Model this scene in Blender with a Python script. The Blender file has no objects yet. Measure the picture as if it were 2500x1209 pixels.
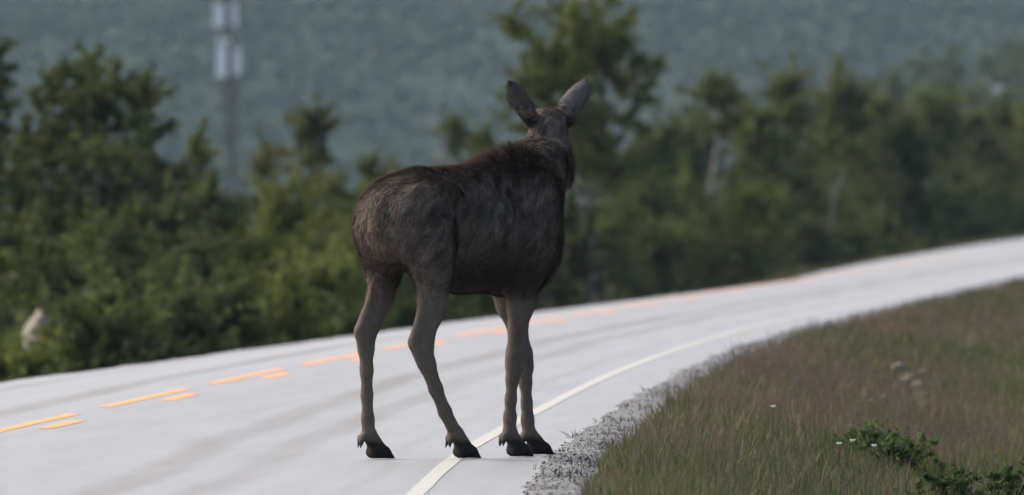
import bpy, math, random
import numpy as np
from mathutils import Vector

# ------------------------------------------------------------------ camera, world, light, exposure
F = 34800.0            # focal length in photo pixels (2500 px wide photo)
CX, HROW = 1250.0, 465.0   # principal column, row of the level line
CAMZ = 1.5
scene = bpy.context.scene
cam_d = bpy.data.cameras.new('camera'); cam = bpy.data.objects.new('camera', cam_d)
scene.collection.objects.link(cam); scene.camera = cam
cam_d.sensor_width = 36.0; cam_d.sensor_fit = 'HORIZONTAL'; cam_d.lens = F / 2500.0 * 36.0
cam_d.clip_start = 1.0; cam_d.clip_end = 12000.0
cam.location = (0, 0, CAMZ)
cam.rotation_euler = (math.radians(90) - math.atan((604.5 - HROW) / F), 0, 0)
cam_d.dof.use_dof = True; cam_d.dof.focus_distance = 80.3; cam_d.dof.aperture_fstop = 6.4

SUN_AZ, SUN_EL = math.radians(-62), math.radians(38)     # azimuth from +Y towards +X
world = bpy.data.worlds.new('World'); scene.world = world; world.use_nodes = True
wn = world.node_tree; bg = wn.nodes['Background']
sky = wn.nodes.new('ShaderNodeTexSky'); sky.sky_type = 'NISHITA'; sky.sun_disc = False
sky.sun_elevation = SUN_EL; sky.sun_rotation = SUN_AZ
sky.air_density = 0.9; sky.dust_density = 5.0; sky.ozone_density = 0.8
wn.links.new(sky.outputs[0], bg.inputs[0]); bg.inputs[1].default_value = 0.15
sl = bpy.data.lights.new('sun', 'SUN'); so = bpy.data.objects.new('sun', sl); scene.collection.objects.link(so)
sl.energy = 0.9; sl.angle = math.radians(40); sl.color = (1.0, 0.95, 0.88)
sdir = Vector((math.sin(SUN_AZ) * math.cos(SUN_EL), math.cos(SUN_AZ) * math.cos(SUN_EL), math.sin(SUN_EL)))
so.rotation_euler = sdir.to_track_quat('Z', 'Y').to_euler(); so.location = (0, 0, 30)
scene.view_settings.view_transform = 'Standard'; scene.view_settings.look = 'None'
scene.view_settings.exposure = 1.1; scene.view_settings.gamma = 1.0
scene.view_settings.use_curve_mapping = False

rng = np.random.default_rng(7); random.seed(7)
C = scene.collection

# ------------------------------------------------------------------ helpers
def px(x, row, d):
    """photo pixel at distance d -> world point"""
    return np.array([(x - CX) * d / F, d, CAMZ - (row - HROW) * d / F])

def tag(o, label=None, cat=None, group=None, kind=None):
    if label: o['label'] = label
    if cat: o['category'] = cat
    if group: o['group'] = group
    if kind: o['kind'] = kind
    return o

def empty(name, loc):
    o = bpy.data.objects.new(name, None); C.objects.link(o); o.location = loc; o.empty_display_size = .2
    return o

def mesh_np(name, V, faces, mat, parent=None, smooth=False, col=None, uv=None):
    """V (n,3), faces (m,k) same k; col per-vertex (n,3)"""
    V = np.asarray(V, np.float32); faces = np.asarray(faces, np.int32)
    me = bpy.data.meshes.new(name); m, k = faces.shape
    me.vertices.add(len(V)); me.vertices.foreach_set('co', V.ravel())
    me.loops.add(m * k); me.loops.foreach_set('vertex_index', faces.ravel())
    me.polygons.add(m); me.polygons.foreach_set('loop_start', np.arange(0, m * k, k, dtype=np.int32))
    me.update(calc_edges=True)
    if smooth: me.polygons.foreach_set('use_smooth', np.ones(m, bool))
    if col is not None:
        a = me.color_attributes.new('Col', 'FLOAT_COLOR', 'POINT')
        c4 = np.ones((len(V), 4), np.float32); c4[:, :3] = col
        a.data.foreach_set('color', c4.ravel())
    if uv is not None:
        l = me.uv_layers.new(name='UVMap'); l.data.foreach_set('uv', np.asarray(uv, np.float32)[faces.ravel()].ravel())
    me.materials.append(mat)
    o = bpy.data.objects.new(name, me); C.objects.link(o)
    if parent: o.parent = parent
    return o

class MB:
    """collects boxes and tubes into one mesh"""
    def __init__(s): s.V = []; s.Fq = []; s.n = 0
    def add(s, V, Fq):
        s.V.append(np.asarray(V, float)); s.Fq.append(np.asarray(Fq, int) + s.n); s.n += len(V)
    def tube(s, pts, rad, k=7):
        pts = np.asarray(pts, float); n = len(pts); rad = np.broadcast_to(rad, (n,))
        t = np.gradient(pts, axis=0); t /= np.linalg.norm(t, axis=1)[:, None] + 1e-9
        up = np.array([0.31, 0.95, 0.05]); a = np.cross(t, up); a /= np.linalg.norm(a, axis=1)[:, None] + 1e-9
        b = np.cross(t, a); th = np.linspace(0, 2 * np.pi, k, endpoint=False)
        V = pts[:, None] + rad[:, None, None] * (np.cos(th)[None, :, None] * a[:, None] + np.sin(th)[None, :, None] * b[:, None])
        V = V.reshape(-1, 3); f = []
        for i in range(n - 1):
            for j in range(k):
                f.append((i * k + j, i * k + (j + 1) % k, (i + 1) * k + (j + 1) % k, (i + 1) * k + j))
        c0, c1 = len(V), len(V) + 1
        V = np.vstack([V, pts[:1], pts[-1:]])
        for j in range(k):
            f.append((c0, (j + 1) % k, j, j)); e = (n - 1) * k; f.append((c1, e + j, e + (j + 1) % k, e + (j + 1) % k))
        s.add(V, f)
    def box(s, c, h, rz=0.):
        c = np.asarray(c, float); h = np.asarray(h, float)
        v = np.array([[x, y, z] for x in (-1, 1) for y in (-1, 1) for z in (-1, 1)]) * h
        v = v @ np.array([[math.cos(rz), math.sin(rz), 0], [-math.sin(rz), math.cos(rz), 0], [0, 0, 1]]) + c
        s.add(v, [(0, 1, 3, 2), (4, 6, 7, 5), (0, 4, 5, 1), (2, 3, 7, 6), (0, 2, 6, 4), (1, 5, 7, 3)])
    def build(s, name, mat, parent=None, smooth=False):
        V = np.vstack(s.V); f = np.vstack(s.Fq)
        me = bpy.data.meshes.new(name)
        fl = [tuple(dict.fromkeys(q)) for q in f.tolist()]
        me.from_pydata(V.tolist(), [], fl); me.update()
        if smooth: me.polygons.foreach_set('use_smooth', np.ones(len(fl), bool))
        me.materials.append(mat); o = bpy.data.objects.new(name, me); C.objects.link(o)
        if parent: o.parent = parent
        return o

def vnoise(x, y, seed=0):
    """smooth value noise, 0..1"""
    x = np.asarray(x, float); y = np.asarray(y, float)
    xi = np.floor(x).astype(np.int64); yi = np.floor(y).astype(np.int64)
    fx = x - xi; fy = y - yi; fx = fx * fx * (3 - 2 * fx); fy = fy * fy * (3 - 2 * fy)
    def h(a, b):
        n = (a * 374761393 + b * 668265263 + seed * 1442695041) & 0x7fffffff
        n = ((n ^ (n >> 13)) * 1274126177) & 0x7fffffff
        return ((n ^ (n >> 16)) & 0xffff) / 65535.0
    return (h(xi, yi) * (1 - fx) + h(xi + 1, yi) * fx) * (1 - fy) + (h(xi, yi + 1) * (1 - fx) + h(xi + 1, yi + 1) * fx) * fy
def fbm(x, y, seed=0, oct=4):
    v = 0; a = .5; t = 0
    for i in range(oct):
        v = v + a * vnoise(x * 2 ** i, y * 2 ** i, seed + i); t += a; a *= .55
    return v / t
def sstep(a, b, x):
    t = np.clip((np.asarray(x, float) - a) / (b - a), 0, 1); return t * t * (3 - 2 * t)
def hermite(xs, ys):
    xs = np.array(xs, float); ys = np.array(ys, float); m = np.gradient(ys, xs)
    def f(x):
        x = np.asarray(x, float); i = np.clip(np.searchsorted(xs, x) - 1, 0, len(xs) - 2)
        h = xs[i + 1] - xs[i]; t = (x - xs[i]) / h
        return (2*t**3 - 3*t**2 + 1)*ys[i] + (t**3 - 2*t**2 + t)*h*m[i] + (-2*t**3 + 3*t**2)*ys[i+1] + (t**3 - t**2)*h*m[i+1]
    return f

# ------------------------------------------------------------------ materials
def new_mat(name):
    m = bpy.data.materials.new(name); m.use_nodes = True
    nt = m.node_tree; return m, nt, nt.nodes['Principled BSDF']
def node(nt, t, **kw):
    n = nt.nodes.new(t)
    for k, v in kw.items(): setattr(n, k, v)
    return n
def noise_ramp(nt, coord, scale, stops, detail=5.0, rough=.6):
    tx = node(nt, 'ShaderNodeTexNoise'); tx.inputs['Scale'].default_value = scale
    tx.inputs['Detail'].default_value = detail; tx.inputs['Roughness'].default_value = rough
    if coord is not None: nt.links.new(coord, tx.inputs['Vector'])
    r = node(nt, 'ShaderNodeValToRGB'); e = r.color_ramp.elements
    e[0].position, e[0].color = stops[0][0], (*stops[0][1], 1); e[1].position, e[1].color = stops[-1][0], (*stops[-1][1], 1)
    for p, c in stops[1:-1]:
        q = e.new(p); q.color = (*c, 1)
    nt.links.new(tx.outputs[0], r.inputs[0]); return r, tx
def simple(name, colr, rough=.6, var=.25, scale=8.0, spec=.3, bump=0.0):
    m, nt, b = new_mat(name); tc = node(nt, 'ShaderNodeTexCoord')
    lo = tuple(c * (1 - var) for c in colr); hi = tuple(min(1, c * (1 + var)) for c in colr)
    r, tx = noise_ramp(nt, tc.outputs['Object'], scale, [(.3, lo), (.7, hi)])
    nt.links.new(r.outputs[0], b.inputs['Base Color']); b.inputs['Roughness'].default_value = rough
    b.inputs['Specular IOR Level'].default_value = spec
    if bump:
        bp = node(nt, 'ShaderNodeBump'); bp.inputs['Strength'].default_value = bump; bp.inputs['Distance'].default_value = .02
        nt.links.new(tx.outputs[0], bp.inputs['Height']); nt.links.new(bp.outputs[0], b.inputs['Normal'])
    return m
def leafy(name, trans=.3, rough=.55, spec=.25):
    """vertex-coloured thin foliage: diffuse + some light through the blade"""
    m, nt, b = new_mat(name); at = node(nt, 'ShaderNodeAttribute', attribute_name='Col')
    nt.links.new(at.outputs['Color'], b.inputs['Base Color']); b.inputs['Roughness'].default_value = rough
    b.inputs['Specular IOR Level'].default_value = spec
    tr = node(nt, 'ShaderNodeBsdfTranslucent'); nt.links.new(at.outputs['Color'], tr.inputs['Color'])
    mx = node(nt, 'ShaderNodeMixShader'); mx.inputs[0].default_value = trans
    nt.links.new(b.outputs[0], mx.inputs[1]); nt.links.new(tr.outputs[0], mx.inputs[2])
    nt.links.new(mx.outputs[0], nt.nodes['Material Output'].inputs['Surface']); return m

M_leaf = leafy('birch_leaves', .45, .75, .1); M_grass = leafy('grass_blades', .2, .7, .15)
M_bark = simple('grey_birch_bark', (.16, .145, .13), .8, .5, 6.0, .1, .4)
M_bark_pale = simple('pale_birch_bark', (.27, .245, .22), .75, .45, 5.0, .1, .3)
M_dead = simple('dead_wood', (.2, .185, .17), .85, .35, 7.0, .1, .4)
M_rock = simple('pale_rock', (.18, .16, .13), .85, .35, 9.0, .2, .6)
M_panel = simple('white_panel', (.8, .8, .8), .5, .06, 2.0, .4)
M_steel = simple('mast_steel', (.05, .055, .06), .6, .2, 2.0, .4)
M_cabin = simple('white_boards', (.8, .8, .8), .6, .05, 1.0, .3)
M_roof = simple('grey_roof', (.16, .16, .165), .7, .2, 1.0, .3)
M_dark = simple('dark_glass', (.03, .035, .04), .2, .1, 1.0, .5)

# ground
M_ground, nt, b = new_mat('ground_soil_and_moss'); tc = node(nt, 'ShaderNodeTexCoord')
r, tx = noise_ramp(nt, tc.outputs['Object'], .7, [(.3, (.05, .045, .03)), (.5, (.06, .065, .03)), (.7, (.09, .08, .05))], 8)
nt.links.new(r.outputs[0], b.inputs['Base Color']); b.inputs['Roughness'].default_value = .95; b.inputs['Specular IOR Level'].default_value = .05
# gravel
M_gravel, nt, b = new_mat('gravel_grey'); tc = node(nt, 'ShaderNodeTexCoord')
r, tx = noise_ramp(nt, tc.outputs['Object'], 7.0, [(.38, (.07, .067, .063)), (.5, (.15, .147, .144)), (.62, (.235, .23, .225))], 9, .85)
rp_, tp_ = noise_ramp(nt, tc.outputs['Object'], 2.2, [(.40, (.38, .36, .34)), (.52, (1, 1, 1)), (.7, (1.15, 1.15, 1.15))], 5, .7)
mg = node(nt, 'ShaderNodeMix', data_type='RGBA', blend_type='MULTIPLY'); mg.inputs[0].default_value = 1; nt.links.new(r.outputs[0], mg.inputs[6]); nt.links.new(rp_.outputs[0], mg.inputs[7])
nt.links.new(mg.outputs[2], b.inputs['Base Color']); b.inputs['Roughness'].default_value = .75; b.inputs['Specular IOR Level'].default_value = .4
bp = node(nt, 'ShaderNodeBump'); bp.inputs['Strength'].default_value = .6; bp.inputs['Distance'].default_value = .02
nt.links.new(tx.outputs[0], bp.inputs['Height']); nt.links.new(bp.outputs[0], b.inputs['Normal'])
# asphalt: UV = (metres across from the right edge line, metres along)
M_road, nt, b = new_mat('worn_pale_asphalt'); tc = node(nt, 'ShaderNodeTexCoord')
sep = node(nt, 'ShaderNodeSeparateXYZ'); nt.links.new(tc.outputs['UV'], sep.inputs[0])
wob = node(nt, 'ShaderNodeTexNoise'); wob.inputs['Scale'].default_value = .11; wob.inputs['Detail'].default_value = 3
nt.links.new(tc.outputs['UV'], wob.inputs['Vector'])
sh = node(nt, 'ShaderNodeMath', operation='MULTIPLY_ADD'); sh.inputs[1].default_value = .3
nt.links.new(wob.outputs[0], sh.inputs[0]); nt.links.new(sep.outputs[0], sh.inputs[2])
mr = node(nt, 'ShaderNodeMapRange'); mr.inputs[1].default_value = -6.25; mr.inputs[2].default_value = .75
nt.links.new(sh.outputs[0], mr.inputs[0])
tr = node(nt, 'ShaderNodeValToRGB'); nt.links.new(mr.outputs[0], tr.inputs[0])
def U(s): return (s + .15 + 6.25) / 7.0
prof = [(-6.3, 0), (-5.2, .1), (-5.05, .7), (-4.85, .6), (-4.7, .1), (-3.95, .05), (-3.78, .9), (-3.62, .9), (-3.45, .1), (-2.5, .12), (-2.1, .22), (-1.75, .12), (-1.62, .9), (-1.48, .95), (-1.36, .25), (-1.2, .2), (-1.1, .75), (-.96, .7), (-.85, .08), (-.45, .05), (-.34, .4), (-.25, .05), (.5, .15)]
els = tr.color_ramp.elements; els[0].position = U(prof[0][0]); els[0].color = (prof[0][1],) * 3 + (1,); els[1].position = min(1, U(prof[-1][0])); els[1].color = (prof[-1][1],) * 3 + (1,)
for s_, v_ in prof[1:-1]:
    q = els.new(U(s_)); q.color = (v_, v_, v_, 1)
mp = node(nt, 'ShaderNodeMapping'); mp.inputs['Scale'].default_value = (4.0, .18, 1.0); nt.links.new(tc.outputs['UV'], mp.inputs[0])
r1, t1 = noise_ramp(nt, mp.outputs[0], 1.0, [(.3, (.228, .225, .218)), (.7, (.285, .281, .272))], 6, .65)
r2, t2 = noise_ramp(nt, tc.outputs['UV'], 26.0, [(.3, (.82, .82, .82)), (.7, (1.12, 1.12, 1.12))], 4, .7)
mx1 = node(nt, 'ShaderNodeMix', data_type='RGBA', blend_type='MULTIPLY'); mx1.inputs[0].default_value = 1
nt.links.new(r1.outputs[0], mx1.inputs[6]); nt.links.new(r2.outputs[0], mx1.inputs[7])
mx2 = node(nt, 'ShaderNodeMix', data_type='RGBA', blend_type='MIX'); mx2.inputs[7].default_value = (.125, .098, .07, 1)
f1 = node(nt, 'ShaderNodeMath', operation='MULTIPLY'); f1.inputs[1].default_value = .62
mp3 = node(nt, 'ShaderNodeMapping'); mp3.inputs['Scale'].default_value = (1.2, .06, 1.0); nt.links.new(tc.outputs['UV'], mp3.inputs[0])
r3, t3 = noise_ramp(nt, mp3.outputs[0], 1.0, [(.3, (.35, .35, .35)), (.65, (1, 1, 1))], 4, .6)
f2 = node(nt, 'ShaderNodeMath', operation='MULTIPLY'); nt.links.new(tr.outputs[0], f1.inputs[0]); nt.links.new(f1.outputs[0], f2.inputs[0]); nt.links.new(r3.outputs[0], f2.inputs[1])
nt.links.new(f2.outputs[0], mx2.inputs[0]); nt.links.new(mx1.outputs[2], mx2.inputs[6])
nt.links.new(mx2.outputs[2], b.inputs['Base Color'])
rrn = node(nt, 'ShaderNodeMapRange'); rrn.inputs[3].default_value = .5; rrn.inputs[4].default_value = .72; nt.links.new(f2.outputs[0], rrn.inputs[0]); nt.links.new(rrn.outputs[0], b.inputs['Roughness'])
rsn = node(nt, 'ShaderNodeMapRange'); rsn.inputs[3].default_value = .55; rsn.inputs[4].default_value = .3; nt.links.new(f2.outputs[0], rsn.inputs[0]); nt.links.new(rsn.outputs[0], b.inputs['Specular IOR Level'])
bp = node(nt, 'ShaderNodeBump'); bp.inputs['Strength'].default_value = .3; bp.inputs['Distance'].default_value = .006
nt.links.new(t2.outputs[0], bp.inputs['Height']); nt.links.new(bp.outputs[0], b.inputs['Normal'])
def paint(name, colr, worn):
    m, nt, b = new_mat(name); tc = node(nt, 'ShaderNodeTexCoord')
    r, tx = noise_ramp(nt, tc.outputs['Object'], 9.0, [(.28, worn), (.42, colr), (.8, tuple(min(1, c * 1.08) for c in colr))], 6, .7)
    nt.links.new(r.outputs[0], b.inputs['Base Color']); b.inputs['Roughness'].default_value = .65; b.inputs['Specular IOR Level'].default_value = .3
    return m
M_orange = paint('orange_road_paint', (.80, .31, .065), (.55, .29, .13))
M_white = paint('cream_road_paint', (.40, .388, .33), (.29, .285, .26))

# ------------------------------------------------------------------ road layout (x = metres right of the lens axis, y = metres away)
XR = hermite([-200, 0, 40, 70, 79.7, 96.7, 117, 132.8, 158, 180, 257, 462, 700, 6000],
             [-1.5, -1.0, -.78, -.48, -.32, .167, .84, 1.49, 2.73, 4.05, 8.85, 22.6, 38.6, 394.0])
WR = lambda y: np.interp(y, [88, 119, 145, 165, 190, 232], [3.1, 2.85, 2.68, 2.68, 2.85, 2.9])
XC = lambda y: XR(y) - WR(y)
WL = 2.9
ZL = hermite([-200, 60, 100, 127, 160, 190, 211, 240, 280, 320, 400, 470, 6000], [-.1, -.1, -.16, -.2, -.26, -.3, -.33, -.42, -.47, -.3, -.1, 0, 0])
def road_z(s, y):
    """s measured from the right edge line"""
    w = WR(y); t = np.clip((-s - w) / WL, 0, 1.0)
    return ZL(y) * t ** 1.15

def ground_z(s, y):
    s = np.asarray(s, float); y = np.asarray(y, float)
    sl_ = -(WR(y) + WL)                       # left pavement edge
    n1 = fbm(s * .25, y * .12, 3) - .5; n2 = fbm(s * .05 + 9, y * .02, 5) - .5
    zr = -.03 - .33 * sstep(.9, 3.2, s) + .42 * sstep(3.6, 8, s) + .35 * sstep(8, 25, s) + n1 * .22 * sstep(1.2, 3, s) + n2 * 1.0 * sstep(6, 30, s)
    dl = sl_ - s
    emb = 1 - .55 * sstep(290, 480, y)
    zl = ZL(y) - .06 - 1.5 * emb * sstep(.15, 4.6, dl) - 1.0 * sstep(10, 40, dl) + n1 * .3 * sstep(1, 4, dl) + n2 * .8 * sstep(4, 20, dl)
    zroad = road_z(s, y) - .07
    z = np.where(s > .5, np.minimum(zr, -.035), np.where(dl > 0, zl, zroad))
    far = sstep(520, 1300, y)
    x = XR(y) + s
    vall = -9 + 5 * (fbm(x * .01, y * .004, 11) - .5)
    foot = 56 * np.exp(-((x - 150) / 64.) ** 2 / 2 - ((y - 1850) / 600.) ** 2 / 2) * sstep(640, 1100, y)
    return z * (1 - far) + vall * far + foot
def gz_at(x, y): return float(ground_z(x - XR(y), y))

# ground sheet
ys = np.concatenate([np.arange(-150, 60, 15), np.arange(60, 300, 1.5), np.arange(300, 620, 4), np.arange(620, 1300, 20), np.arange(1300, 4700, 60)]).astype(float)
sv = np.concatenate([-np.geomspace(14, 900, 34)[::-1], np.arange(-13.5, 0.3, .5), [.36, .6, .9], np.arange(1.2, 14, .4), np.geomspace(14, 700, 30)])
S, Y = np.meshgrid(sv, ys)
# pull columns onto the left pavement edge
Z = ground_z(S, Y); X = XR(Y) + S * 1.0
far = sstep(700, 1200, Y); X = X * (1 - far) + (S + 20) * far
Z = np.where(Y > 700, Z * 1.0, Z)
nY, nS = S.shape
idx = np.arange(nY * nS).reshape(nY, nS)
quads = np.stack([idx[:-1, :-1], idx[:-1, 1:], idx[1:, 1:], idx[1:, :-1]], -1).reshape(-1, 4)
Zf = np.where(far > 0, ground_z(X - XR(Y), Y), Z)
ground = mesh_np('ground', np.stack([X, Y, Zf], -1).reshape(-1, 3), quads, M_ground, smooth=True)
tag(ground, kind='structure')

# road surface
ry = np.concatenate([np.arange(-120, 60, 6), np.arange(60, 300, 1.0), np.arange(300, 640, 3)]).astype(float)
rt = np.linspace(0, 1, 12)
def road_row(y):
    w = WR(y); return np.concatenate([np.linspace(-(w + WL), -w, 9)[:-1], np.linspace(-w, .54, 9)])
RS = np.array([road_row(y) for y in ry]); RY = np.repeat(ry[:, None], RS.shape[1], 1)
RZ = np.array([road_z(RS[i], ry[i]) for i in range(len(ry))])
# worn, slightly ragged pavement edges
RX = XR(RY) + RS
RX[:, -1] += (vnoise(ry * .9, ry * 0, 21) - .5) * .03; RX[:, 0] += (vnoise(ry * .5, ry * 0, 22) - .5) * .12
n0, n1_ = RS.shape; idr = np.arange(n0 * n1_).reshape(n0, n1_)
rq = np.stack([idr[:-1, :-1], idr[:-1, 1:], idr[1:, 1:], idr[1:, :-1]], -1).reshape(-1, 4)
RV = np.stack([RX, RY, RZ], -1).reshape(-1, 3)
# skirts give the slab its thickness
def skirt(cols):
    top = idr[:, cols]; lo = RV[top].copy(); lo[:, 2] -= .12; return top, lo
tR, lR = skirt(-1); tL, lL = skirt(0); base = len(RV)
RV2 = np.vstack([RV, lR, lL, RV[tR], RV[tL]]); iR = base + np.arange(n0); iL = base + n0 + np.arange(n0); tR = base + 2 * n0 + np.arange(n0); tL = base + 3 * n0 + np.arange(n0)
rq = np.vstack([rq, np.stack([tR[:-1], iR[:-1], iR[1:], tR[1:]], -1), np.stack([tL[1:], iL[1:], iL[:-1], tL[:-1]], -1)])
uv = np.vstack([np.stack([RS, RY], -1).reshape(-1, 2), *[np.stack([RS[:, c_], ry], -1) for c_ in (-1, 0, -1, 0)]])
road = mesh_np('road', RV2, rq, M_road, smooth=True, uv=uv); tag(road, kind='structure')

def strip(name, y0, y1, s_of_y, half, mat, lift=.003, wig=0, parent=road):
    y = np.arange(y0, y1 + 1e-6, min(1.0, (y1 - y0) / 3)); s = s_of_y(y)
    ww = half + wig * (vnoise(y * 1.3, y * 0 + 3, 31) - .5)
    a = np.stack([XR(y) + s - ww, y, road_z(s - ww, y) + lift], -1); b_ = np.stack([XR(y) + s + ww, y, road_z(s + ww, y) + lift], -1)
    n = len(y); V = np.vstack([a, b_]); i = np.arange(n - 1)
    return mesh_np(name, V, np.stack([i, n + i, n + i + 1, i + 1], -1), mat, parent)
strip('edge_line', -100, 620, lambda y: y * 0, .046, M_white, wig=.008)
k = 0
for ye in np.arange(95.6 - 12 * 3, 330, 12.0):
    strip('centre_dash', ye - 9, ye, lambda y: -WR(y) - .03, .048, M_orange)
    strip('centre_dash', ye - 5.9, ye - 2.9, lambda y: -WR(y) + .20, .048, M_orange)

# gravel shoulder
gy = np.concatenate([np.arange(-100, 60, 6), np.arange(60, 300, .8), np.arange(300, 620, 4)]).astype(float)
gs = np.array([.34, .48, .575, .63, .7, .8, .9, 1.1, 1.45]); GS, GY = np.meshgrid(gs, gy)
GX = XR(GY) + GS; GZ = np.where(GS < .4, -.03, np.where(GS < .5, -.006 + (vnoise(GY * 1.1, GY * 0, 43) - .5) * .022, .006) - .06 * sstep(.62, 1.3, GS) + (fbm(GX * 2, GY * .35, 41) - .5) * .03 * sstep(.58, .75, GS))
GZ[:, -1] -= .12
n0, n1_ = GS.shape; idr = np.arange(n0 * n1_).reshape(n0, n1_)
gq = np.stack([idr[:-1, :-1], idr[:-1, 1:], idr[1:, 1:], idr[1:, :-1]], -1).reshape(-1, 4)
gr = mesh_np('gravel_shoulder', np.stack([GX, GY, GZ], -1).reshape(-1, 3), gq, M_gravel, smooth=True); tag(gr, kind='structure')
# loose stones on the shoulder (too many to count)
n = 2600; py = 1 / rng.uniform(1 / 260., 1 / 66., n); ps = .52 + np.abs(rng.normal(.22, .22, n)); pr = rng.uniform(.003, .010, n) * (1 + .8 * (rng.random(n) < .06))
octv = np.array([[1, 0, 0], [-1, 0, 0], [0, 1, 0], [0, -1, 0], [0, 0, .7], [0, 0, -.6]]); octf = np.array([[0, 2, 4], [2, 1, 4], [1, 3, 4], [3, 0, 4], [2, 0, 5], [1, 2, 5], [3, 1, 5], [0, 3, 5]])
pc = np.stack([XR(py) + ps, py, .010 - .06 * sstep(.62, 1.3, ps) + pr * .2], -1)
PV = (pc[:, None] + octv[None] * pr[:, None, None] * rng.uniform(.6, 1.3, (n, 6, 1))).reshape(-1, 3)
PF = (octf[None] + 6 * np.arange(n)[:, None, None]).reshape(-1, 3)
tag(mesh_np('loose_gravel', PV, PF, M_gravel), 'loose grey stones scattered along the road shoulder', 'gravel', kind='stuff')

# ------------------------------------------------------------------ grass
def blades(name, bx, by, h, w, col, label, lean=.35, group=None):
    n = len(bx); bz = ground_z(bx - XR(by), by) - .02
    th = rng.uniform(0, 2 * np.pi, n); ln = np.abs(rng.normal(0, lean, n)) * h; az = rng.uniform(0, 2 * np.pi, n)
    dx, dy = np.cos(az) * ln, np.sin(az) * ln; wx, wy = np.cos(th) * w, np.sin(th) * w * .5
    o = np.zeros(n)
    b0 = np.stack([bx - wx, by - wy, bz], -1); b1 = np.stack([bx + wx, by + wy, bz], -1)
    m0 = np.stack([bx - wx * .8 + dx * .35, by - wy + dy * .35, bz + h * .6], -1); m1 = np.stack([bx + wx * .8 + dx * .35, by + wy + dy * .35, bz + h * .6], -1)
    t0 = np.stack([bx + dx, by + dy, bz + h], -1)
    V = np.stack([b0, b1, m1, m0, t0], 1).reshape(-1, 3)
    base = np.arange(n)[:, None] * 5
    T = np.concatenate([base + np.array([[0, 1, 2]]), base + np.array([[0, 2, 3]]), base + np.array([[3, 2, 4]])], 0)
    cc = np.repeat(col[:, None], 5, 1).reshape(-1, 3)
    o = mesh_np(name, V, T, M_grass, col=cc); tag(o, label, 'grass', group, 'stuff'); return o
n = 190000
gy_ = 1 / rng.uniform(1 / 330., 1 / 66., n); smax = .0408 * gy_ - XR(gy_) + 1.2
gs_ = .85 + (smax - .85) * rng.random(n)
edge = rng.random(n) < .10; gs_ = np.where(edge, .85 + np.abs(rng.normal(.25, .28, n)), gs_)
# ragged inner border
bord = 1.0 + .45 * (fbm(gy_ * .35, gy_ * 0, 51) - .5) + .25 * (fbm(gy_ * 1.5, gy_ * 0 + 4, 52) - .5)
keep = gs_ > bord * rng.uniform(.82, 1.05, n)
gap = fbm(gs_ * 1.1, gy_ * .5, 53)
keep &= (gap > .33) | (rng.random(n) < .4)
gy_, gs_ = gy_[keep], gs_[keep]; n = len(gy_); gx_ = XR(gy_) + gs_
hn = fbm(gs_ * .5, gy_ * .18, 54); h = (.065 + .15 * hn) * rng.uniform(.5, 1.4, n) * (1 - .45 * sstep(110, 220, gy_)) * (1 - .35 * sstep(4.5, 8, gs_))
w = rng.uniform(.0025, .0055, n) * np.maximum(1, gy_ / 80) ** 1.1
tall = rng.random(n) < .07; h = np.where(tall, h * 1.4 + .04, h); w = np.where(tall, w * .7, w)
p1 = fbm(gs_ * .35 + 3, gy_ * .10, 55); p2 = fbm(gs_ * .8, gy_ * .22, 56)
straw = np.array([.20, .165, .10]); redb = np.array([.14, .102, .078]); green = np.array([.07, .098, .03]); olive = np.array([.115, .115, .055]); bright = np.array([.085, .13, .022])
wr = np.clip(1.15 - gs_ * .26, 0.08, 1) * .75; wg = sstep(.40, .62, p1 + .07 * np.clip(gs_ - 2.2, 0, 4)); 
col = straw * .35 + olive * .65 + np.zeros((n, 1)); rr = rng.random(n)[:, None]
col = np.where(rr < (wr * (1 - .6 * wg))[:, None], redb, col); rr = rng.random(n)[:, None]
col = np.where(rr < (wg * .75)[:, None], green, col)
col = np.where((rng.random(n) < .18)[:, None], straw, col)
col = np.where(((p2 > .62) & (gs_ > 3.) & (rng.random(n) < .6))[:, None], bright, col)
col = np.where((tall & (rng.random(n) < .5))[:, None], np.array([.17, .13, .10]), col)
col = col * rng.uniform(.78, 1.2, (n, 1)) * (.82 + .4 * p2[:, None]) * np.array([1.03, .97, .97])
blades('verge_grass', gx_, gy_, h, w, col, 'brownish wild grass on the verge beside the gravel shoulder')
n = 9000      # short dead tufts in the gravel
gy_ = 1 / rng.uniform(1 / 260., 1 / 66., n); gs_ = rng.uniform(.5, 1.15, n); kp = fbm(gs_ * 2.5, gy_ * .8, 58) > .52 + .12 * (gs_ < .65); gy_, gs_ = gy_[kp], gs_[kp]; n = len(gy_)
blades('gravel_tufts', XR(gy_) + gs_, gy_, rng.uniform(.05, .11, n), rng.uniform(.003, .006, n) * np.maximum(1, gy_ / 80), np.array([.055, .048, .036]) * rng.uniform(.6, 1.6, (n, 1)), 'short dark dead tufts growing in the gravel shoulder', .6)
n = 42000
gy_ = 1 / rng.uniform(1 / 620., 1 / 110., n); dl = np.where(gy_ < 260, 1.6, .12) + rng.random(n) ** 1.4 * 12; gs_ = -(WR(gy_) + WL) - dl; gx_ = XR(gy_) + gs_
h = rng.uniform(.10, .36, n) * np.minimum(1, .25 + dl / 3.); w = rng.uniform(.004, .008, n) * np.maximum(1, gy_ / 90)
p1 = fbm(gs_ * .3, gy_ * .08, 61)[:, None]; col = (green * p1 + straw * .7 * (1 - p1)) * rng.uniform(.6, 1.2, (n, 1))
blades('far_side_grass', gx_, gy_, h, w, col, 'rough grass along the far edge of the road below the trees')

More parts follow.
